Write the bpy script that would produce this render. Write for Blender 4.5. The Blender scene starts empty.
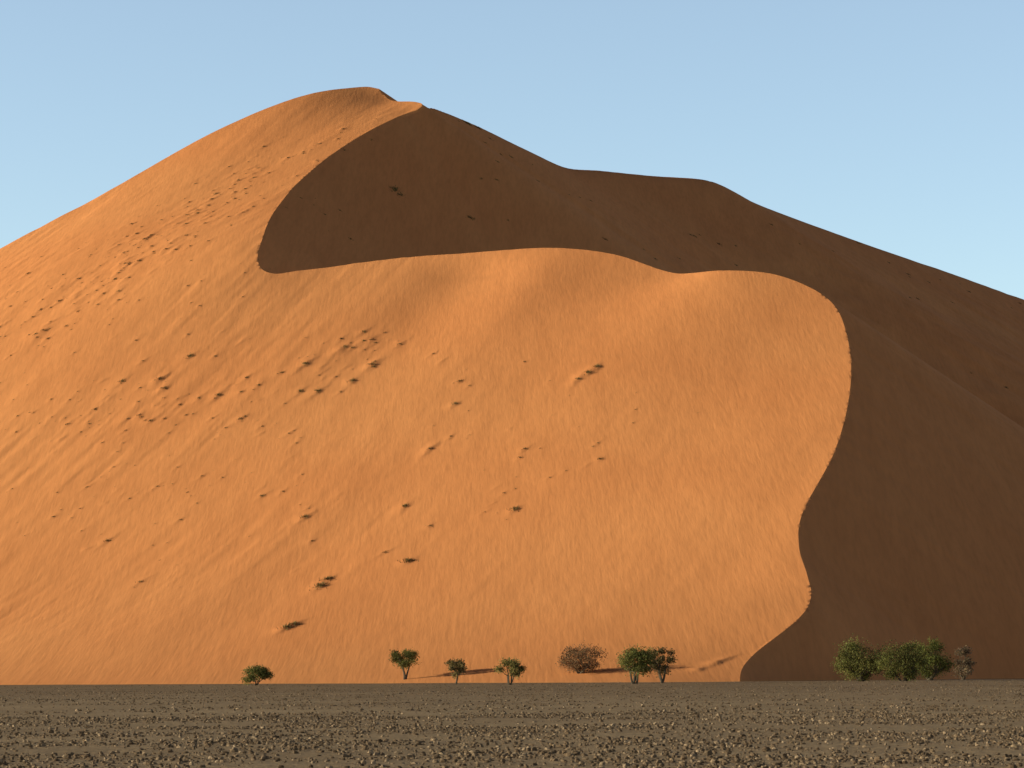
import bpy, math, numpy as np
from mathutils import Vector
rng=np.random.default_rng(7)
F=2904.0; H=1.7; HZ=674.0
scene=bpy.context.scene
def dep(Y): return 548+1.5*(Y-548)
def pw(px,py,Y):
    Y=dep(Y); return ((px-512)/F*Y, Y, H+(HZ-py)/F*Y)

# ------------------------------------------------------------ noise
def vnoise(x,y,seed=0):
    x=np.asarray(x,float); y=np.asarray(y,float)
    xi=np.floor(x).astype(np.int64); yi=np.floor(y).astype(np.int64)
    fx=x-xi; fy=y-yi
    fx=fx*fx*fx*(fx*(fx*6-15)+10); fy=fy*fy*fy*(fy*(fy*6-15)+10)
    def h(a,b):
        n=(a*374761393+b*668265263+seed*974634777)&0xffffffff
        n=((n^(n>>13))*1274126177)&0xffffffff
        n=((n^(n>>16))*2246822519)&0xffffffff
        return ((n^(n>>15))&0xffffff)/float(0xffffff)
    a=h(xi,yi); b=h(xi+1,yi); c=h(xi,yi+1); d=h(xi+1,yi+1)
    return (a+(b-a)*fx)*(1-fy)+(c+(d-c)*fx)*fy
def fbm(x,y,o=3,seed=0):
    s=0; a=1; t=0
    for i in range(o):
        s=s+a*(vnoise(x*2**i+i*17.3,y*2**i-i*9.1,seed+i)*2-1); t+=a; a*=.5
    return s/t
def sstep(a,b,x):
    t=np.clip((x-a)/(b-a),0,1); return t*t*(3-2*t)

# ------------------------------------------------------------ mesh helper
def mesh_obj(name,verts,faces,mats,smooth=False,matidx=None,col=None,coll=None):
    verts=np.asarray(verts,np.float32); faces=np.asarray(faces,np.int32)
    k=faces.shape[1]; me=bpy.data.meshes.new(name)
    me.vertices.add(len(verts)); me.vertices.foreach_set('co',verts.ravel())
    me.loops.add(faces.size); me.loops.foreach_set('vertex_index',faces.ravel())
    me.polygons.add(len(faces))
    me.polygons.foreach_set('loop_start',np.arange(0,faces.size,k,dtype=np.int32))
    me.polygons.foreach_set('loop_total',np.full(len(faces),k,np.int32))
    for m in mats: me.materials.append(m)
    if matidx is not None: me.polygons.foreach_set('material_index',np.asarray(matidx,np.int32))
    me.polygons.foreach_set('use_smooth',np.full(len(faces),smooth,bool))
    if col is not None:
        ca=me.color_attributes.new('tint','FLOAT_COLOR','POINT')
        c4=np.ones((len(verts),4),np.float32); c4[:,:3]=col
        ca.data.foreach_set('color',c4.ravel())
    me.update(calc_edges=True); me.validate()
    ob=bpy.data.objects.new(name,me); scene.collection.objects.link(ob)
    return ob

# ------------------------------------------------------------ node helper
def newmat(name,rough=.9):
    m=bpy.data.materials.new(name); m.use_nodes=True
    nt=m.node_tree; b=nt.nodes['Principled BSDF']
    b.inputs['Roughness'].default_value=rough
    b.inputs['Specular IOR Level'].default_value=.1
    return m,nt,b
def N(nt,t,**kw):
    n=nt.nodes.new(t)
    for k,v in kw.items(): setattr(n,k,v)
    return n
def noise(nt,vec,scale,detail=4,rough=.55):
    n=N(nt,'ShaderNodeTexNoise'); n.inputs['Scale'].default_value=scale
    n.inputs['Detail'].default_value=detail; n.inputs['Roughness'].default_value=rough
    nt.links.new(vec,n.inputs['Vector']); return n.outputs['Fac']
def ramp(nt,fac,stops):
    r=N(nt,'ShaderNodeValToRGB'); e=r.color_ramp.elements
    while len(e)<len(stops): e.new(.5)
    for i,(p,c) in enumerate(stops):
        e[i].position=p; e[i].color=(*c,1) if len(c)==3 else c
    nt.links.new(fac,r.inputs['Fac']); return r.outputs['Color']
def mixc(nt,a,b,fac,mode='MIX'):
    m=N(nt,'ShaderNodeMix',data_type='RGBA',blend_type=mode)
    if isinstance(fac,float): m.inputs[0].default_value=fac
    else: nt.links.new(fac,m.inputs[0])
    for s,v in ((6,a),(7,b)):
        if isinstance(v,tuple): m.inputs[s].default_value=(*v,1)
        else: nt.links.new(v,m.inputs[s])
    return m.outputs[2]
def mapping(nt,vec,rotz,scale):
    m=N(nt,'ShaderNodeMapping'); m.inputs['Rotation'].default_value=(0,0,rotz)
    m.inputs['Scale'].default_value=scale; nt.links.new(vec,m.inputs['Vector']); return m.outputs['Vector']

# ------------------------------------------------------------ windward (lit) surface, thin plate spline
crest_px=[(740,681,548),(752,656,568),(799,618,587),(811,597,598),(807,575,608),(799,547,622),(803,512,637),(835,450,666),
 (850,390,698),(848,340,728),(830,300,750),(780,275,765),(720,270,772),(680,273,780),(620,255,795),(560,248,803),
 (500,250,808),(400,258,812),(310,270,811),(272,274,810),(258,262,816),(262,240,830),(275,210,858),(300,180,890),
 (340,148,920),(400,115,950),(417,109,956),(422,103,961),(411,101,966),(398,101,969),(388,98,972),(379,88,978)]
rear_px=[(365,86,979),(340,88.5,975),(300,97,968),(240,120,955),(180,150,940),(100,195,915),(0,248,890),
 (-100,302,865),(-250,385,840),(-450,500,800),(-700,640,760)]
cp=np.array([pw(*p) for p in crest_px]); rp=np.array([pw(*p) for p in rear_px])
cp[0,2]=0.25
def yfoot(x): return 545+.6*np.maximum(0,30-x)
extra=[(x,yfoot(x),.006*max(x,-150)) for x in (-300,-220,-150,-90,-40,0,25)]+[(x,yfoot(x)-42,-5.5) for x in (-300,-200,-100,-30,40)]
extra+=[(-470,800,-8),(-470,950,-8),(-470,650,-10),(-300,560,-18),(-120,500,-14)]
ctrl=np.vstack([cp,rp,np.array(extra,float)])
S=100.0
def U(r2): 
    return np.where(r2>1e-12,r2*np.log(np.maximum(r2,1e-12)),0)
P0=ctrl[:,:2]/S; n=len(P0)
K=U(((P0[:,None]-P0[None])**2).sum(-1))+np.eye(n)*1e-4
Q=np.hstack([np.ones((n,1)),P0])
A=np.zeros((n+3,n+3)); A[:n,:n]=K; A[:n,n:]=Q; A[n:,:n]=Q.T
w=np.linalg.solve(A,np.r_[ctrl[:,2],0,0,0])
def tps(x,y):
    x=np.asarray(x,float)/S; y=np.asarray(y,float)/S
    z=w[n]+w[n+1]*x+w[n+2]*y
    for i in range(n): z=z+w[i]*U((x-P0[i,0])**2+(y-P0[i,1])**2)
    return z
def seg_dist(x,y,a,b):
    a=np.array(a);b=np.array(b);d=b-a
    t=np.clip(((x-a[0])*d[0]+(y-a[1])*d[1])/(d@d),0,1)
    return np.hypot(x-a[0]-t*d[0],y-a[1]-t*d[1]),t
def pert(x,y):
    u=.35*x+.94*y; v=.94*x-.35*y
    left=sstep(30,-120,x+(y-900)*-.1)
    rough=.18+.82*left
    up=sstep(5,70,y-yfoot(x))
    p=.5*fbm(v/36+3,u/260,2,11)*up
    patch=sstep(-.15,.35,fbm(x/45,y/60,2,31))
    p=p+.13*rough*fbm(v/6.5,u/60,2,5)*up
    p=p+.16*rough*(.25+.75*patch)*fbm(v/2.8,u/20,2,8)*up
    # hollow running down-slope below the cirque lip
    d,t=seg_dist(x,y,(-7,942),(-50,830)); p=p-2.0*np.exp(-(d/14)**2)*(1-.95*t)*sstep(0,.18,t)
    d,t=seg_dist(x,y,(17,935),(-30,785)); p=p+.8*np.exp(-(d/11)**2)*(1-1.0*t)*sstep(0,.2,t)
    return p
def Lf(x,y): return tps(x,y)+pert(x,y)
def catmull(P,per):
    P=np.asarray(P,float); out=[]
    Q=np.vstack([2*P[0]-P[1],P,2*P[-1]-P[-2]])
    for i in range(1,len(Q)-2):
        a,b,c,d=Q[i-1],Q[i],Q[i+1],Q[i+2]
        m=max(2,int(np.linalg.norm(c[:2]-b[:2])/per))
        t=np.linspace(0,1,m,endpoint=False)[:,None]
        out.append(.5*((2*b)+(-a+c)*t+(2*a-5*b+4*c-d)*t*t+(-a+3*b-3*c+d)*t**3))
    out.append(P[-1:]); return np.vstack(out)
crest=catmull(np.vstack([[42,500],cp[:,:2]]),.2)
rear=catmull(np.vstack([cp[-1,:2],rp[:,:2]]),.25)
cz=Lf(crest[:,0],crest[:,1]); rz=Lf(rear[:,0],rear[:,1])
B=np.array([pw(*p) for p in [(422,104,963),(445,113,978),(470,125,996),(515,147,1018),(560,167,1044),(600,171,1078),(650,176,1105),(702,180,1130),
  (722,190,1140),(760,207,1160),(850,240,1200),(940,271,1245),(1024,301,1290),(1150,345,1350),(1400,450,1450),(1650,590,1500)]])
far=catmull(B,3.0)
# ------------------------------------------------------------ tensor grid
def axis(parts):
    o=[]
    for a,b,s in parts: o.append(np.arange(a,b,s))
    return np.concatenate(o)
xs=axis([(-560,-196,5),(-196,120,.7),(120,420,2.0),(420,900,6)])
ys=axis([(490,530,2),(530,1200,.75),(1200,1720,2.2),(1720,2300,8)])
X,Y=np.meshgrid(xs,ys)
poly=np.vstack([crest[::4],crest[-1:],rear[1::4],rear[-1:],[(-900,866),(-900,300),(42,300)]])
inside=np.zeros(X.shape,bool)
for i in range(len(poly)):
    a=poly[i]; b=poly[(i+1)%len(poly)]
    if a[1]==b[1]: continue
    lo,hi=min(a[1],b[1]),max(a[1],b[1])
    j0=np.searchsorted(ys,lo,'left'); j1=np.searchsorted(ys,hi,'left')
    for j in range(j0,j1):
        xi=a[0]+(ys[j]-a[1])/(b[1]-a[1])*(b[0]-a[0])
        inside[j,:np.searchsorted(xs,xi)]^=True
Z=np.full(X.shape,-6.0)
Z[inside]=Lf(X[inside],Y[inside])
xo,yo=X[~inside].astype(np.float32),Y[~inside].astype(np.float32)
E=np.full(xo.shape,-6.0,np.float32)
wob=(.9*fbm(xo/30.,yo/30.,3,77)).astype(np.float32)
def envelope(E,pts,z,t,rnd=0.):
    t=np.zeros(len(z))+t; rnd=np.zeros(len(z))+rnd
    for (a,b),c,ti,r in zip(pts,z,t,rnd):
        d=np.sqrt((xo-np.float32(a))**2+(yo-np.float32(b))**2+np.float32(r*r))
        np.maximum(E,np.float32(c+ti*r)-np.float32(ti)*d,out=E)
envelope(E,crest[::10],cz[::10],.695)
envelope(E,rear[::20],rz[::20],.695)
# faint sand-flow chutes down the slip face
gate=np.clip(cz.max()-E,0,60)/60
E=E+(.35*fbm((.35*xo+.94*yo)/5.,(.94*xo-.35*yo)/45.,3,61)*sstep(-4,20,E)*sstep(.0,.35,gate)*sstep(50,75,xo)).astype(np.float32)
fl=np.r_[0,np.cumsum(np.hypot(*np.diff(far[:,:2],axis=0).T))]
E2=np.full(xo.shape,-6.0,np.float32)
ft=.71-.08*sstep(70,330,fl)
envelope(E2,far[:,:2],far[:,2],ft,.5+4.5*sstep(10,60,fl))
u_=(.9*xo-.42*yo); v_=(.42*xo+.9*yo)
E2=E2+((wob*1.6+1.1*fbm(v_/9.,u_/50.,3,91).astype(np.float32))*sstep(0,60,235-E2)*sstep(0,120,xo+20)).astype(np.float32)
k=5.0; h=np.clip(.5+.5*(E-E2)/k,0,1); hs=E*h+E2*(1-h)
E=np.maximum(hs,-6)
Z[~inside]=E
# snap vertices to crest line for a knife edge
snap=np.zeros(X.shape,bool); best={}
for pts,zz in ((crest,cz),(rear,rz)):
    ix=np.clip(np.searchsorted(xs,pts[:,0]),1,len(xs)-1); ix-= (pts[:,0]-xs[ix-1])<(xs[ix]-pts[:,0])
    iy=np.clip(np.searchsorted(ys,pts[:,1]),1,len(ys)-1); iy-= (pts[:,1]-ys[iy-1])<(ys[iy]-pts[:,1])
    for q in range(len(pts)):
        d=(xs[ix[q]]-pts[q,0])**2+(ys[iy[q]]-pts[q,1])**2
        key=(iy[q],ix[q])
        if key not in best or d<best[key][0]: best[key]=(d,pts[q,0],pts[q,1],zz[q])
GX,GY=X.copy(),Y.copy()
for (j,i),(d,a,b,c) in best.items():
    snap[j,i]=True; GX[j,i]=a; GY[j,i]=b; Z[j,i]=c

def gz(x,y):
    x=np.asarray(x,float); y=np.asarray(y,float)
    near=np.exp(-np.maximum(0,y-560)/200)
    return .006*np.clip(x,-150,150)+near*(.05*fbm(x/9,y/14,2,3)+.012*fbm(x/1.1,y/1.1,2,4))
def bil(Zg,x,y):
    x=np.asarray(x,float); y=np.asarray(y,float)
    i=np.clip(np.searchsorted(xs,x)-1,0,len(xs)-2); j=np.clip(np.searchsorted(ys,y)-1,0,len(ys)-2)
    fx=np.clip((x-xs[i])/(xs[i+1]-xs[i]),0,1); fy=np.clip((y-ys[j])/(ys[j+1]-ys[j]),0,1)
    r=(Zg[j,i]*(1-fx)+Zg[j,i+1]*fx)*(1-fy)+(Zg[j+1,i]*(1-fx)+Zg[j+1,i+1]*fx)*fy
    return np.where((x>xs[0])&(x<xs[-1])&(y>ys[0])&(y<ys[-1]),r,-6)
def surf(x,y): return np.maximum(bil(Z,x,y),gz(x,y))
RY=np.arange(300,1700,.5)
def hit(px,py):
    x=(px-512)/F*RY; z=H+(HZ-py)/F*RY
    g=surf(x,RY); k=np.nonzero(g>=z)[0]
    if len(k)==0: return None
    k=k[0]; return x[k],RY[k],g[k]

# ------------------------------------------------------------ hummocks and grass tufts
spots=[(588,374,1.2,1),(597,368,1.1,1),(578,380,.9,1),(190,357,1.2,1),(122,382,1.0,1),(305,365,1.1,1),(318,392,1.1,1),(352,382,1.2,1),(372,366,1.2,1),
(218,396,1.0,1),(160,380,1.0,1),(300,392,1.0,1),(460,382,.9,1),(455,405,.9,1),(430,450,.9,1),(405,507,1.0,1),(305,518,1.1,1),
(320,587,1.1,2),(327,580,.9,2),(286,629,.9,2),(294,625,.8,2),(408,562,1.0,2),(430,527,.7,1),(385,553,.7,1),(600,460,.8,1),(515,510,.9,2),(525,450,.8,1),(520,458,.6,1),
(140,583,.7,1),(107,542,.9,1),(262,497,.8,1),(345,348,.9,1),(400,345,.8,1),(240,420,.8,1),(150,422,.8,1),(95,410,.8,1),(700,670,.8,0),(716,664,1.0,0),(726,660,.8,0),
(395,190,1.2,2),(470,218,.9,2),(468,124,1.1,2),(478,128,1.0,2),(400,195,.8,2)]
def rspots(n,fx,size):
    for _ in range(n):
        px,py=fx()
        spots.append((px,py,size[0]+(size[1]-size[0])*rng.random()**2,1 if rng.random()<.7 else 0))
def band(x0,y0,x1,y1,wd):
    def f():
        t=rng.random(); return x0+(x1-x0)*t+rng.normal()*wd, y0+(y1-y0)*t+rng.normal()*wd*.7
    return f
rspots(210,band(0,345,260,175,22),(.25,.8))
rspots(160,band(60,300,330,135,16),(.25,.7))
rspots(80,band(0,430,200,400,28),(.25,.7))
rspots(60,band(190,400,400,345,20),(.3,.85))
rspots(60,band(20,530,330,420,28),(.2,.55))
rspots(45,band(180,560,520,380,36),(.2,.5))
rspots(35,band(480,520,640,380,24),(.2,.5))
def uni():
    while True:
        px,py=rng.uniform(0,330),rng.uniform(130,560)
        if py>270-.45*px and fbm(np.array([px/38.]),np.array([py/30.]),2,55)[0]>.05: return px,py
rspots(150,uni,(.2,.55))
tufts=[]
for px,py,s,kind in spots:
    r=hit(px,py)
    if r is None: continue
    x0,y0,z0=r
    if kind: tufts.append((x0,y0,s*(1.15 if kind==2 else .75)))
    if px>412 and py<250 or kind==2 and py<200: continue
    # raised hummock, long axis oblique to the slope, steeper on its lee side
    i0,i1=np.searchsorted(xs,[x0-10,x0+10]); j0,j1=np.searchsorted(ys,[y0-22,y0+22])
    if i1-i0<3: continue
    sx=GX[j0:j1,i0:i1]-x0; sy=GY[j0:j1,i0:i1]-y0
    a=.47+rng.normal()*.10; u=math.sin(a)*sx+math.cos(a)*sy; v=math.cos(a)*sx-math.sin(a)*sy
    v=v+.2*np.sin(u*1.1+rng.random()*6)
    lee=np.where(v>0,.75,2.6)*s; ul=(2.2+rng.random()*4.5)*s
    m=rng.uniform(.22,.40)*s*np.exp(-(v/lee)**2-(u/ul)**2)
    Z[j0:j1,i0:i1]+=np.where(inside[j0:j1,i0:i1]&~snap[j0:j1,i0:i1],m,0)
for _ in range(170):     # sparse plants on the far shaded ridge
    x=rng.uniform(20,400); y=rng.uniform(1230,1680)
    if fbm(np.array([x/50.]),np.array([y/50.]),2,9)[0]>0 and bil(Z,x,y)>80: tufts.append((x,y,rng.uniform(.35,.9)))
for _ in range(50):
    x=rng.uniform(-65,80); y=rng.uniform(980,1200)
    if bil(Z,x,y)>110: tufts.append((x,y,rng.uniform(.3,.7)))

# ------------------------------------------------------------ sand material
sand,nt,b=newmat('sand',.95)
tc=N(nt,'ShaderNodeTexCoord').outputs['Object']
sv=mapping(nt,tc,math.radians(20.5),(1,.05,.3))
big=noise(nt,tc,.012,1); st=noise(nt,sv,.2,3,.6); st2=noise(nt,sv,.95,2,.6)
c=ramp(nt,big,[(.3,(.84,.312,.106)),(.7,(.88,.345,.120))])
c=mixc(nt,c,ramp(nt,st,[(.3,(.91,.89,.87)),(.7,(1.03,1.03,1.02))]),.8,'MULTIPLY')
c=mixc(nt,c,ramp(nt,st2,[(.25,(.88,.87,.87)),(.6,(1.02,1.02,1.02))]),.7,'MULTIPLY')
nt.links.new(c,b.inputs['Base Color'])
def bump(nt,hh,dist,prev=None,st=1.0):
    n=N(nt,'ShaderNodeBump'); n.inputs['Distance'].default_value=dist; n.inputs['Strength'].default_value=st
    nt.links.new(hh,n.inputs['Height'])
    if prev is not None: nt.links.new(prev,n.inputs['Normal'])
    return n.outputs['Normal']
nb=bump(nt,st2,.07)
nt.links.new(nb,b.inputs['Normal'])

ny,nx=X.shape
idx=np.arange(ny*nx).reshape(ny,nx)
a_=idx[:-1,:-1].ravel(); b_=idx[:-1,1:].ravel(); c_=idx[1:,1:].ravel(); d_=idx[1:,:-1].ravel()
sf=snap.ravel(); bd=(sf[b_]&sf[d_])&~(sf[a_]&sf[c_])
t1=np.where(bd[:,None],np.c_[a_,b_,d_],np.c_[a_,b_,c_]); t2=np.where(bd[:,None],np.c_[b_,c_,d_],np.c_[a_,c_,d_])
zf=Z.ravel(); T=np.vstack([t1,t2]); keep=(zf[T].max(1)>-2.5); T=T[keep]
used=np.zeros(ny*nx,bool); used[T]=True; remap=np.cumsum(used)-1
V=np.c_[GX.ravel(),GY.ravel(),zf][used]
dune=mesh_obj('sand_dune',V,remap[T],[sand],smooth=True)
dune.data.set_sharp_from_angle(angle=math.radians(33))

# ------------------------------------------------------------ gravel plain
gm,nt,b=newmat('gravel_ground',.95)
tc=N(nt,'ShaderNodeTexCoord').outputs['Object']
g1=noise(nt,tc,.05,3); g2=noise(nt,tc,1.6,4,.7); g3=noise(nt,tc,11,2,.7)
c=ramp(nt,g1,[(.3,(.40,.268,.155)),(.7,(.53,.365,.215))])
c=mixc(nt,c,ramp(nt,g2,[(.3,(.62,.62,.62)),(.68,(1.12,1.1,1.05))]),.9,'MULTIPLY')
c=mixc(nt,c,ramp(nt,g3,[(.35,(.5,.5,.5)),(.6,(1.1,1.1,1.08))]),.8,'MULTIPLY')
# the far part of the pan carries darker desert-varnished gravel
sy_=N(nt,'ShaderNodeSeparateXYZ'); nt.links.new(tc,sy_.inputs[0])
mr=N(nt,'ShaderNodeMapRange'); mr.inputs[1].default_value=130; mr.inputs[2].default_value=330; nt.links.new(sy_.outputs['Y'],mr.inputs[0])
c=mixc(nt,c,(.80,.77,.76),mr.outputs[0],'MULTIPLY')
nt.links.new(c,b.inputs['Base Color'])
nb=bump(nt,g2,.08); nb=bump(nt,g3,.02,nb); nt.links.new(nb,b.inputs['Normal'])
gx=np.unique(np.concatenate([-np.geomspace(60,9000,40),np.arange(-60,60,1.2),np.geomspace(60,9000,40)]))
gy=np.unique(np.concatenate([-np.geomspace(20,6000,20),np.arange(-20,45,5.),np.arange(45,140,.5),np.arange(140,600,2.5),np.geomspace(600,12000,50)]))
AX,AY=np.meshgrid(gx,gy); AZ=gz(AX,AY)
ii=np.arange(AX.size).reshape(AX.shape)
mesh_obj('gravel_plain_ground',np.c_[AX.ravel(),AY.ravel(),AZ.ravel()],
  np.c_[ii[:-1,:-1].ravel(),ii[:-1,1:].ravel(),ii[1:,1:].ravel(),ii[1:,:-1].ravel()],[gm],smooth=True)
# stones
t=(1+5**.5)/2
ico=np.array([(-1,t,0),(1,t,0),(-1,-t,0),(1,-t,0),(0,-1,t),(0,1,t),(0,-1,-t),(0,1,-t),(t,0,-1),(t,0,1),(-t,0,-1),(-t,0,1)])/math.hypot(1,t)
icf=np.array([(0,11,5),(0,5,1),(0,1,7),(0,7,10),(0,10,11),(1,5,9),(5,11,4),(11,10,2),(10,7,6),(7,1,8),(3,9,4),(3,4,2),(3,2,6),(3,6,8),(3,8,9),(4,9,5),(2,4,11),(6,2,10),(8,6,7),(9,8,1)])
oc=np.array([(1,0,0),(-1,0,0),(0,1,0),(0,-1,0),(0,0,1),(0,0,-1.)]); ocf=np.array([(0,2,4),(2,1,4),(1,3,4),(3,0,4),(2,0,5),(1,2,5),(3,1,5),(0,3,5)])
def stones(nn,y0,y1,p,smin,smax,pw_,base,bf):
    q=rng.random(nn); yy=(y0**p+(y1**p-y0**p)*q)**(1/p)
    xx=rng.uniform(-1,1,nn)*(yy*.235+4)
    cl=fbm(xx/3.5,yy/6,2,21); kk=rng.random(nn)<.45+.9*cl; xx,yy=xx[kk],yy[kk]; m=len(xx)
    s=smin+(smax-smin)*rng.random(m)**pw_
    vv=np.repeat(base[None],m,0)*(1+rng.uniform(-.28,.28,(m,len(base),1)))
    sc=np.c_[rng.uniform(.7,1.35,m),rng.uniform(.7,1.3,m),rng.uniform(.45,.95,m)]*s[:,None]*.5
    vv=vv*sc[:,None]; an=rng.random(m)*6.283; ca,sa=np.cos(an)[:,None],np.sin(an)[:,None]
    vx=vv[...,0]*ca-vv[...,1]*sa+xx[:,None]; vy=vv[...,0]*sa+vv[...,1]*ca+yy[:,None]
    vz=vv[...,2]+(gz(xx,yy)+sc[:,2]*.35)[:,None]
    V=np.stack([vx,vy,vz],-1).reshape(-1,3)
    Fc=(bf[None]+(np.arange(m)*len(base))[:,None,None]).reshape(-1,3)
    g=rng.random(m)**3; tone=np.c_[.14+.24*g,.09+.175*g,.053+.115*g]*rng.uniform(.7,1.15,(m,1))
    return V,Fc,np.repeat(tone,len(base),0)
parts=[stones(60000,46,125,1.0,.035,.14,2.6,ico,icf),stones(30000,110,330,1.0,.08,.2,2.2,oc,ocf),stones(9000,300,540,1.0,.1,.25,2,oc,ocf),
       stones(500,48,160,1.0,.13,.21,2,ico,icf)]
off=0;Vs=[];Fs=[];Cs=[]
for v,f,cc in parts: Vs.append(v);Fs.append(f+off);Cs.append(cc);off+=len(v)
sm,nt,b=newmat('stone',.85)
at=N(nt,'ShaderNodeAttribute',attribute_name='tint'); nt.links.new(at.outputs['Color'],b.inputs['Base Color'])
mesh_obj('gravel_stones',np.vstack(Vs),np.vstack(Fs),[sm],col=np.vstack(Cs))

# ------------------------------------------------------------ dune grass
gr,nt,b=newmat('dry_grass',.9)
at=N(nt,'ShaderNodeAttribute',attribute_name='tint'); nt.links.new(at.outputs['Color'],b.inputs['Base Color'])
Vs=[];Cs=[]
for x,y,s in tufts:
    m=int(60*s)+20; z=float(surf(x,y))
    r=np.abs(rng.normal(0,.6*s,m)); an=rng.random(m)*6.283
    bx=x+r*np.cos(an)*1.4; by=y+r*np.sin(an)*1.6; bz=surf(bx,by)-.05
    hh=s*rng.uniform(.25,.8,m); la=an+rng.normal(0,.6,m); lr=hh*rng.uniform(.2,.9,m)
    wv_=.05+.06*s; pa=rng.random(m)*3.14
    p1=np.c_[bx+wv_*np.cos(pa),by+wv_*np.sin(pa),bz]; p2=np.c_[bx-wv_*np.cos(pa),by-wv_*np.sin(pa),bz]
    p3=np.c_[bx+lr*np.cos(la),by+lr*np.sin(la),bz+hh]
    Vs.append(np.stack([p1,p2,p3],1).reshape(-1,3))
    g=rng.random(); base=np.array([.24,.135,.052])*(1-g)+np.array([.19,.15,.056])*g
    Cs.append(np.repeat(base[None]*rng.uniform(.6,1.25,(m,1)),3,0))
V=np.vstack(Vs); mesh_obj('dune_grass',V,np.arange(len(V)).reshape(-1,3),[gr],col=np.vstack(Cs))

# ------------------------------------------------------------ trees
bark,nt,b=newmat('bark',.9)
tcb=N(nt,'ShaderNodeTexCoord').outputs['Object']
nt.links.new(ramp(nt,noise(nt,tcb,9,4),[(.3,(.06,.045,.032)),(.7,(.15,.115,.08))]),b.inputs['Base Color'])
leafm,nt,b=newmat('leaves',.75)
at=N(nt,'ShaderNodeAttribute',attribute_name='tint'); nt.links.new(at.outputs['Color'],b.inputs['Base Color'])
tr=N(nt,'ShaderNodeBsdfTranslucent'); nt.links.new(at.outputs['Color'],tr.inputs['Color'])
mx=N(nt,'ShaderNodeMixShader'); mx.inputs[0].default_value=.3
nt.links.new(b.outputs[0],mx.inputs[1]); nt.links.new(tr.outputs[0],mx.inputs[2])
nt.links.new(mx.outputs[0],nt.nodes['Material Output'].inputs['Surface'])
def tube(p0,p1,r0,r1,bend,R,segs=4,sd=6):
    p0=np.array(p0,float);p1=np.array(p1,float); mid=(p0+p1)/2+bend
    vs=[];fs=[]
    for i in range(segs+1):
        t=i/segs; p=(1-t)**2*p0+2*t*(1-t)*mid+t*t*p1
        d=2*(1-t)*(mid-p0)+2*t*(p1-mid); d/=np.linalg.norm(d)+1e-9
        a=np.cross(d,(0.3,1,.1)); a/=np.linalg.norm(a); bb=np.cross(d,a); r=r0+(r1-r0)*t
        for q in range(sd):
            an=q/sd*6.2832; vs.append(p+r*(math.cos(an)*a+math.sin(an)*bb))
    for i in range(segs):
        for q in range(sd):
            fs.append((i*sd+q,i*sd+(q+1)%sd,(i+1)*sd+(q+1)%sd,(i+1)*sd+q))
    return vs,fs
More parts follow.
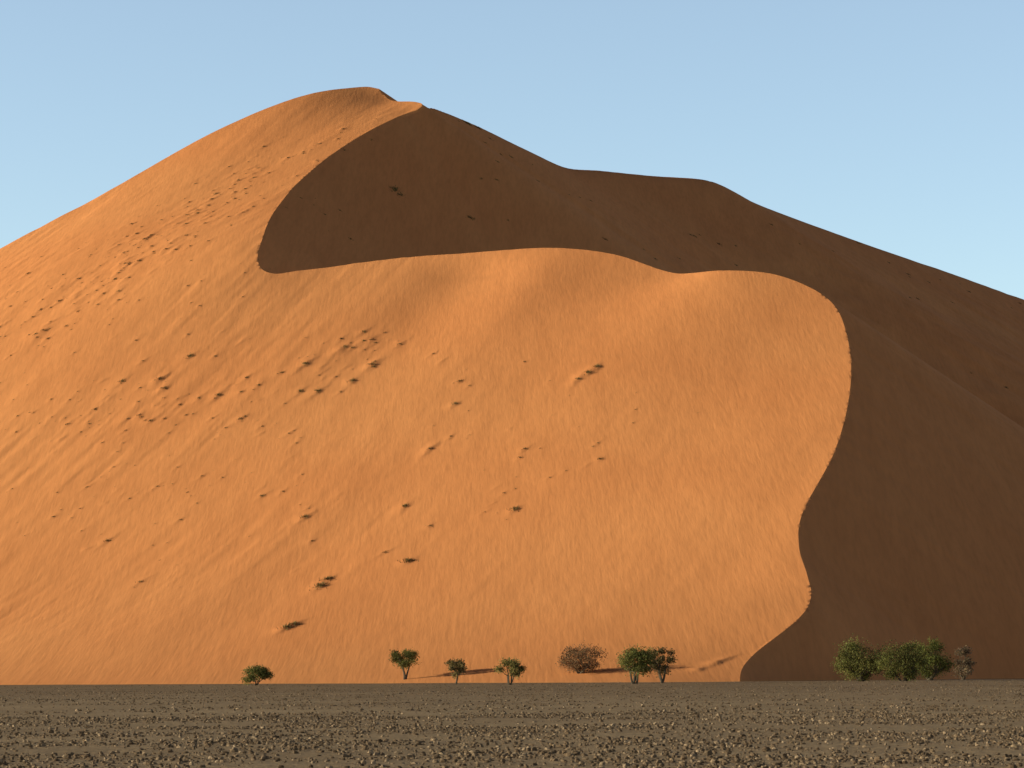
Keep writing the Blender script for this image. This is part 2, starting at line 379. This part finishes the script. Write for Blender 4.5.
def tree(name,px,py,wpx,hpx,col,seed,crown0=.3,ntr=2,dens=1.0,flat=1.0,blobs=16,leaf=.15):
    R=np.random.default_rng(seed)
    r=hit(px,py+.3)
    if r is None or r[1]>700: r=((px-512)/F*545,545,float(surf((px-512)/F*545,545)))
    x,y,z=r; W=wpx*y/F; Ht=hpx*y/F
    V=[];Fq=[];MI=[];C=[]
    def add(vs,fs,mi,cc):
        o=len(V); V.extend(vs); Fq.extend([tuple(i+o for i in f) for f in fs]); MI.extend([mi]*len(fs)); C.extend([cc]*len(vs))
    c0=Ht*crown0; cen=[]
    for k in range(blobs):
        for _ in range(30):
            a=R.random()*6.283; rr=R.random()**.45; hz=R.uniform(-1,1)
            lim=math.sqrt(max(0,1-hz*hz*.85))
            ctr=np.array([math.cos(a)*rr*lim*W*.38,math.sin(a)*rr*lim*W*.36,c0+(Ht-c0)*(.47+.36*hz)])
            if all(np.linalg.norm(ctr-q)>W*.11 for q in cen): break
        cen.append(ctr)
    stems=[]
    for k in range(ntr):
        a=R.random()*6.283; base=np.array([R.normal()*.12*W*.3,R.normal()*.1,-.15])
        top=np.array([math.cos(a)*W*.12,math.sin(a)*W*.12,c0+(Ht-c0)*.15])
        rad=.03*Ht+.02
        vs,fs=tube(base,top,rad,rad*.65,R.normal(0,.12,3)*Ht*.3,R); add(vs,fs,0,(.1,.08,.06)); stems.append((top,rad*.65))
    for ctr in cen:
        top,rad=min(stems,key=lambda s_:np.linalg.norm(s_[0]-ctr)+R.random()*.5)
        vs,fs=tube(top-np.array([0,0,.1]),ctr,rad*.6,.02,R.normal(0,.1,3)*W*.4,R,3,5); add(vs,fs,0,(.1,.08,.06))
        for _ in range(4):
            e=ctr+R.normal(0,1,3)*W*.085
            vs,fs=tube(ctr*.7+top*.3 if _==0 else ctr,e,.025,.008,R.normal(0,.03,3),R,2,4); add(vs,fs,0,(.1,.08,.06))
    nV=len(V); LV=[];LC=[]
    for ctr in cen:
        br=W*R.uniform(.09,.19); m=int(dens*320*R.uniform(.6,1.2))
        tone=R.uniform(.6,1.35)
        d=R.normal(0,1,(m,3)); d/=np.linalg.norm(d,axis=1)[:,None]
        rad=br*R.random(m)**.5*(1+.5*np.sin(d[:,0]*5+R.random()*6)*np.sin(d[:,1]*4+d[:,2]*5+R.random()*6))
        p=ctr+d*rad[:,None]*np.array([1.2,1.1,.95*flat])
        kp=p[:,2]>.1; p=p[kp]; m=len(p)
        a=R.normal(0,1,(m,3)); a/=np.linalg.norm(a,axis=1)[:,None]; b2=np.cross(a,R.normal(0,1,(m,3))); b2/=np.linalg.norm(b2,axis=1)[:,None]
        sz=leaf*R.uniform(.5,1.2,(m,1))
        q=np.stack([p+a*sz,p+b2*sz*.6,p-a*sz,p-b2*sz*.6],1).reshape(-1,3); LV.append(q)
        cc=np.array(col)*tone*R.uniform(.6,1.35,(m,1))*np.c_[R.uniform(.85,1.2,m),np.ones(m),R.uniform(.8,1.1,m)]
        LC.append(np.repeat(cc,4,0))
    LV=np.vstack(LV); LC=np.vstack(LC)
    nl=len(LV)//4
    Va=np.vstack([np.array(V),LV]); Fa=np.vstack([np.array(Fq),(np.arange(nl*4).reshape(-1,4)+nV)])
    Ca=np.vstack([np.array(C),LC])
    ob=mesh_obj(name,Va,Fa,[bark,leafm],matidx=np.r_[MI,np.ones(nl)],col=Ca)
    ob.location=(x,y,z); print(name,px,round(x,1),round(y,1),round(z,2)); return ob
G=(.165,.16,.05); YG=(.27,.225,.08); BR=(.22,.135,.075)
tree('acacia_bush',257,685,34,20,G,1,.05,3,1.1,blobs=14)
tree('acacia_tree',406,679,37,34,G,2,.28,3,1.2,blobs=18)
tree('acacia_tree',456,684,26,30,(.27,.20,.085),3,.2,2,.7,blobs=14)
tree('acacia_tree',510,684.5,34,26,YG,4,.25,4,.65,blobs=14)
tree('dry_bush',582,673,52,29,BR,5,.03,6,1.1,blobs=24)
tree('acacia_tree',636,683.5,46,37,G,6,.25,4,1.1,blobs=20)
tree('acacia_tree',662,683,31,42,(.19,.135,.06),7,.18,3,.9,blobs=18)
tree('acacia_bush',861,681,60,43,G,8,.0,5,1.6,blobs=28)
tree('acacia_bush',903,681,58,42,G,9,.0,5,1.6,blobs=28)
tree('acacia_bush',930,680,52,46,(.14,.145,.04),10,.0,5,1.5,blobs=26)
tree('dry_bush',963,679.5,28,36,(.25,.175,.115),11,.02,4,1.3,blobs=19)

# ------------------------------------------------------------ light
ts=Vector((-1,-.085,0)).normalized(); el=math.radians(12.2)
ts=Vector((ts.x*math.cos(el),ts.y*math.cos(el),math.sin(el)))
sl=bpy.data.lights.new('sun','SUN'); sl.energy=5.0; sl.angle=math.radians(.5); sl.color=(1,.97,.74)
so=bpy.data.objects.new('sun',sl); scene.collection.objects.link(so); so.rotation_euler=ts.to_track_quat('Z','Y').to_euler()
so.location=(-300,0,200)
wd=bpy.data.worlds.new('World'); scene.world=wd; wd.use_nodes=True; nt=wd.node_tree
sk=N(nt,'ShaderNodeTexSky',sky_type='NISHITA'); sk.sun_disc=False; sk.sun_elevation=el
sk.sun_rotation=math.atan2(ts.x,ts.y)%(2*math.pi)
sk.air_density=1.0; sk.dust_density=.5; sk.ozone_density=1.5; sk.altitude=600
# added tint dims the sky sharply above the low band, keeping shadows deep
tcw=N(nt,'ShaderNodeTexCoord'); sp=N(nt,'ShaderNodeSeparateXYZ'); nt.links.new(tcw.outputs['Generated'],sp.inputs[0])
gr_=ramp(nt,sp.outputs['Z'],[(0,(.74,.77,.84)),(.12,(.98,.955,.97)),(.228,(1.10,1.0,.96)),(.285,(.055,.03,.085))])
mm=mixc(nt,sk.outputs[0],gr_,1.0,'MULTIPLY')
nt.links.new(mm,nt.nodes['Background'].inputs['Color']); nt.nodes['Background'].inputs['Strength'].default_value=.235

cam=bpy.data.cameras.new('camera'); co=bpy.data.objects.new('camera',cam); scene.collection.objects.link(co)
cam.sensor_width=36; cam.lens=F/1024*36; cam.shift_y=(HZ-384)/1024; cam.clip_end=30000; cam.clip_start=.5
co.location=(0,0,H); co.rotation_euler=(math.pi/2,0,0); scene.camera=co
scene.view_settings.view_transform='Standard'; scene.view_settings.look='None'; scene.view_settings.exposure=0
print('V',len(dune.data.vertices))
